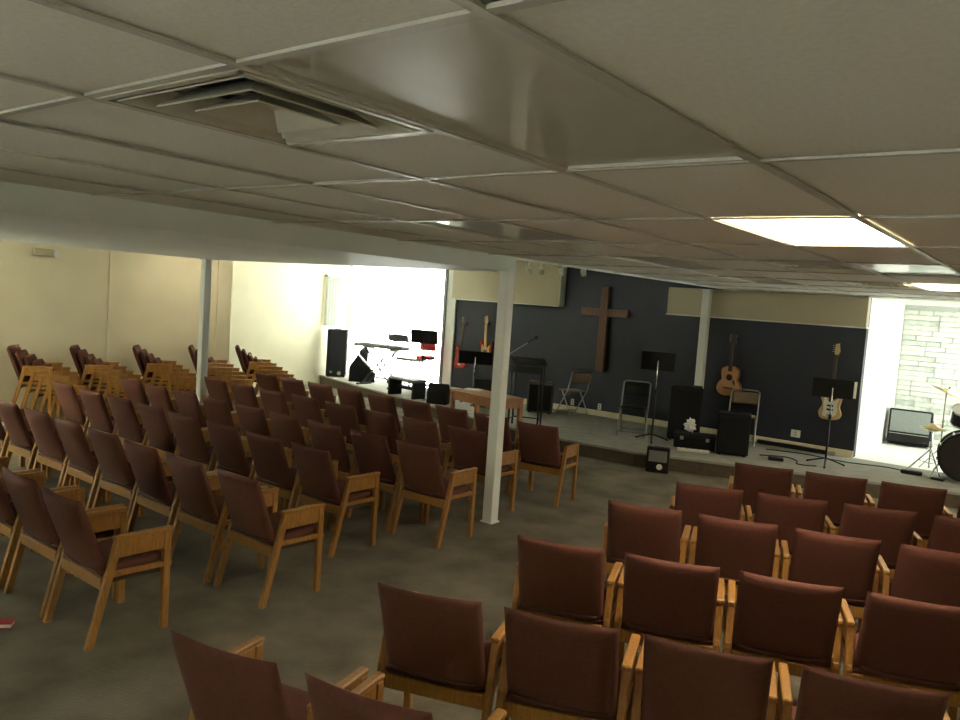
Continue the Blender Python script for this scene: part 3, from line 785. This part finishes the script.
guitar('electric_guitar', 'red electric guitar with maple neck and cream front behind the music stand', (-9.40, YB-.058, .92), R_(-2), STRAT, .92, 'redbody', 'maple', .045, 'maple')
guitar('acoustic_guitar', 'natural brown acoustic guitar hanging on the navy wall', (-4.44, YB-.062, .88), R_(1), ACOU, 1.0, 'spruce', 'rosewood', .10, acoustic=True)
guitar('bass_guitar', 'tan bass guitar with white pickguard hanging by the bright alcove', (-2.89, YB-.058, .72), R_(1), STRAT, 1.15, 'maple', 'rosewood', .045, 'ivory', head='maple')

# ---------------------------------------------------------------- alcove amplifier and drums
t = thing('guitar_amplifier', 'large grey grille amplifier tilted back before the stone wall', 'amplifier', (-2.15, 14.75, S), R_(6))
m = Matrix.Rotation(-.14, 4, 'X')
MB().box(-.32, .32, -.16, .16, .03, .60, bev=.02, m=m).build('body', 'black_soft', t)
MB().box(-.29, .29, -.172, -.155, .22, .57, bev=.006, m=m).build('grille', 'grey_grille', t)
MB().box(-.29, .29, -.170, -.155, .06, .20, bev=.004, m=m).build('control_panel', 'black', t)
MB().tube([(-.29, -.19, .215), (.29, -.19, .215)], .006, 6).build('trim_strip', 'steel', t)
B(-.3, .3, .15, .30, 0, .05, bev=.01).build('tilt_leg', 'black', t)
# bass drum with tom
t = thing('bass_drum', 'black bass drum with chrome lugs beside the stage alcove', 'drum', (-1.08, 12.05, S), R_(8))
rr = Matrix.Translation((0, 0, .34)) @ Matrix.Rotation(PI/2, 4, 'X')
MB().lathe([(.29, -.2), (.30, -.2), (.30, .2), (.29, .2)], 40, rr).build('shell', 'black', t)
MB().lathe([(.001, .205), (.285, .205), (.285, .2)], 40, rr).build('drum_head', 'drumskin', t)
for zz in (-.2, .2): MB().lathe([(.298, zz-.02), (.322, zz-.02), (.322, zz+.02), (.298, zz+.02), (.298, zz-.02)], 40, rr).build('hoop', 'black', t)
for k in range(10):
    a = 2*PI*k/10 + .2
    lg = MB().bar((.325*math.cos(a), -.23, .34+.325*math.sin(a)), (.325*math.cos(a), -.05, .34+.325*math.sin(a)), .022, .016).build('lug', 'chrome', t)
for sx in (-1, 1): MB().tube([(sx*.28, -.10, .24), (sx*.40, -.22, .0)], .011, 6).build('spur', 'chrome', t)
MB().tube([(0, 0, .62), (-.05, 0, .80)], .014, 8).build('tom_holder', 'chrome', t)
tm = Matrix.Translation((-.05, -.02, .78)) @ Matrix.Rotation(.45, 4, 'X')
td = MB().lathe([(.15, 0), (.16, 0), (.16, .19), (.15, .19)], 28, tm).build('tom', 'black', t)
MB().lathe([(.001, .196), (.155, .194), (.155, .19)], 28, tm).build('tom_head', 'ivory', td)
for zz in (0, .19): MB().lathe([(.158, zz-.012), (.17, zz-.012), (.17, zz+.012), (.158, zz+.012), (.158, zz-.012)], 28, tm).build('tom_hoop', 'chrome', td)
def cymbal_stand(label, loc, h, tilt, r, rz, two=False):
    t = thing('cymbal_stand', label, 'cymbal', loc, rz, 'cymbals on chrome stands')
    for k in range(3):
        a = .5 + k*2*PI/3
        lg = MB().tube([(0, 0, .34), (.26*math.cos(a), .26*math.sin(a), .012)], .010, 6).build('leg', 'chrome', t)
        MB().tube([(0, 0, .14), (.13*math.cos(a), .13*math.sin(a), .175)], .006, 6).build('brace', 'chrome', t)
    MB().tube([(0, 0, .08), (0, 0, h)], .011, 8).build('pole', 'chrome', t)
    for zz in (.36, h*.62): MB().lathe([(.018, 0), (.022, .02), (.018, .05)], 10, Matrix.Translation((0, 0, zz))).build('clamp', 'chrome', t)
    mm = Matrix.Translation((0, 0, h)) @ Matrix.Rotation(tilt, 4, 'Y')
    MB().lathe([(r, 0), (r*.5, .018), (.06, .026), (.045, .045), (.01, .055), (.01, .05), (.04, .04), (.055, .021), (r*.5, .013), (r, -.002)], 32, mm).build('cymbal', 'brass', t, True)
    if two: MB().lathe([(r, -.02), (r*.5, -.03), (.05, -.05), (.01, -.05), (.01, -.055), (.05, -.056), (r*.5, -.035), (r, -.024)], 32, mm).build('cymbal', 'brass', t, True)
    MB().lathe([(.012, .056), (.012, .09)], 8, mm).build('wing_nut', 'chrome', t)
cymbal_stand('tilted bronze cymbal on tall chrome tripod beside the bass drum', (-1.42, 12.45, S), 1.12, .42, .22, R_(10))
cymbal_stand('pair of hi-hat cymbals on a low chrome tripod before the grey amplifier', (-1.50, 12.2, S), .64, .05, .16, R_(40), True)
t = thing('snare_drum', 'black shallow snare drum on chrome legs behind the hi-hat', 'drum', (-1.05, 12.75, S), 0)
MB().lathe([(.17, .5), (.175, .5), (.175, .64), (.17, .64)], 28).build('shell', 'black', t)
MB().lathe([(.001, .644), (.17, .642), (.17, .64)], 28).build('drum_head', 'ivory', t)
for k in range(3):
    a = k*2*PI/3; MB().tube([(.10*math.cos(a), .10*math.sin(a), .5), (-.18*math.cos(a), -.18*math.sin(a), .012)], .01, 6).build('leg', 'chrome', t)
t = thing('effect_pedal', 'flat black oval pedal on the stage floor before the cymbal stand', 'pedal', (-1.66, 11.92, S), R_(5))
MB().prism(smooth_outline([(-.13, 0), (-.10, .06), (.10, .06), (.13, 0), (.10, -.06), (-.10, -.06)], 5), 'z', 0, .05, bev=.01).build('case', 'black', t)
B(-.05, .05, -.03, .03, .05, .062, bev=.004).build('foot_switch', 'grey_plastic', t)
t = thing('effect_pedal', 'small flat black pedal beside the bass drum foot', 'pedal', (-1.33, 11.78, S), R_(-10))
B(-.08, .08, -.04, .04, 0, .03, bev=.008).build('case', 'black', t)
MB().lathe([(.015, .03), (.015, .042)], 10).build('foot_switch', 'chrome', t)
# cables and a small pedal on the stage floor
def cable(name, label, pts, r=.008):
    out = []
    P = [Vector(p) for p in pts]; N = len(P)
    for i in range(N-1):
        p0, p1, p2, p3 = P[max(i-1, 0)], P[i], P[i+1], P[min(i+2, N-1)]
        for k in range(6):
            t_ = k/6
            out.append(.5*((2*p1) + (p2-p0)*t_ + (2*p0-5*p1+4*p2-p3)*t_*t_ + (3*p1-p0-3*p2+p3)*t_**3))
    out.append(P[-1])
    tag(MB().tube(out, r, 6).build(name, 'cable', None, True), label, 'cable', 'cables on the stage floor')
zc = S+.009
cable('audio_cable', 'black cable looping across stage floor beside the stage amplifier', [(-3.5, 11.3, zc), (-3.2, 11.5, zc), (-3.0, 11.35, zc), (-2.95, 11.15, zc), (-2.85, 11.1, zc), (-2.7, 11.2, zc)])
cable('audio_cable', 'black cable running along the stage below the bass guitar', [(-3.6, 11.9, zc), (-3.1, 12.05, zc), (-2.5, 11.95, zc), (-2.0, 12.1, zc), (-1.7, 12.0, zc)])
cable('audio_cable', 'black cable trailing from keyboard bench to wedge monitor', [(-9.6, 10.85, zc), (-9.62, 10.9, zc), (-9.55, 11.05, zc), (-9.5, 11.2, zc)])
t = thing('effect_pedal', 'black pedal with cable beside the stage amplifier', 'pedal', (-3.22, 11.12, S), R_(20))
B(-.10, .10, -.05, .05, 0, .045, bev=.008).build('case', 'black', t)
MB().lathe([(.016, .045), (.016, .058)], 10).build('foot_switch', 'chrome', t)
# small red book on the carpet
t = thing('hymn_book', 'small red book lying on the carpet behind the straight block', 'book', (-4.95, 1.93, 0), R_(50))
B(-.06, .06, -.04, .04, .0, .004, bev=.001).build('cover', 'red', t)
B(-.056, .058, -.038, .038, .004, .024).build('pages', 'paper', t)
B(-.06, .06, -.04, .04, .024, .028, bev=.001).build('cover', 'red', t)
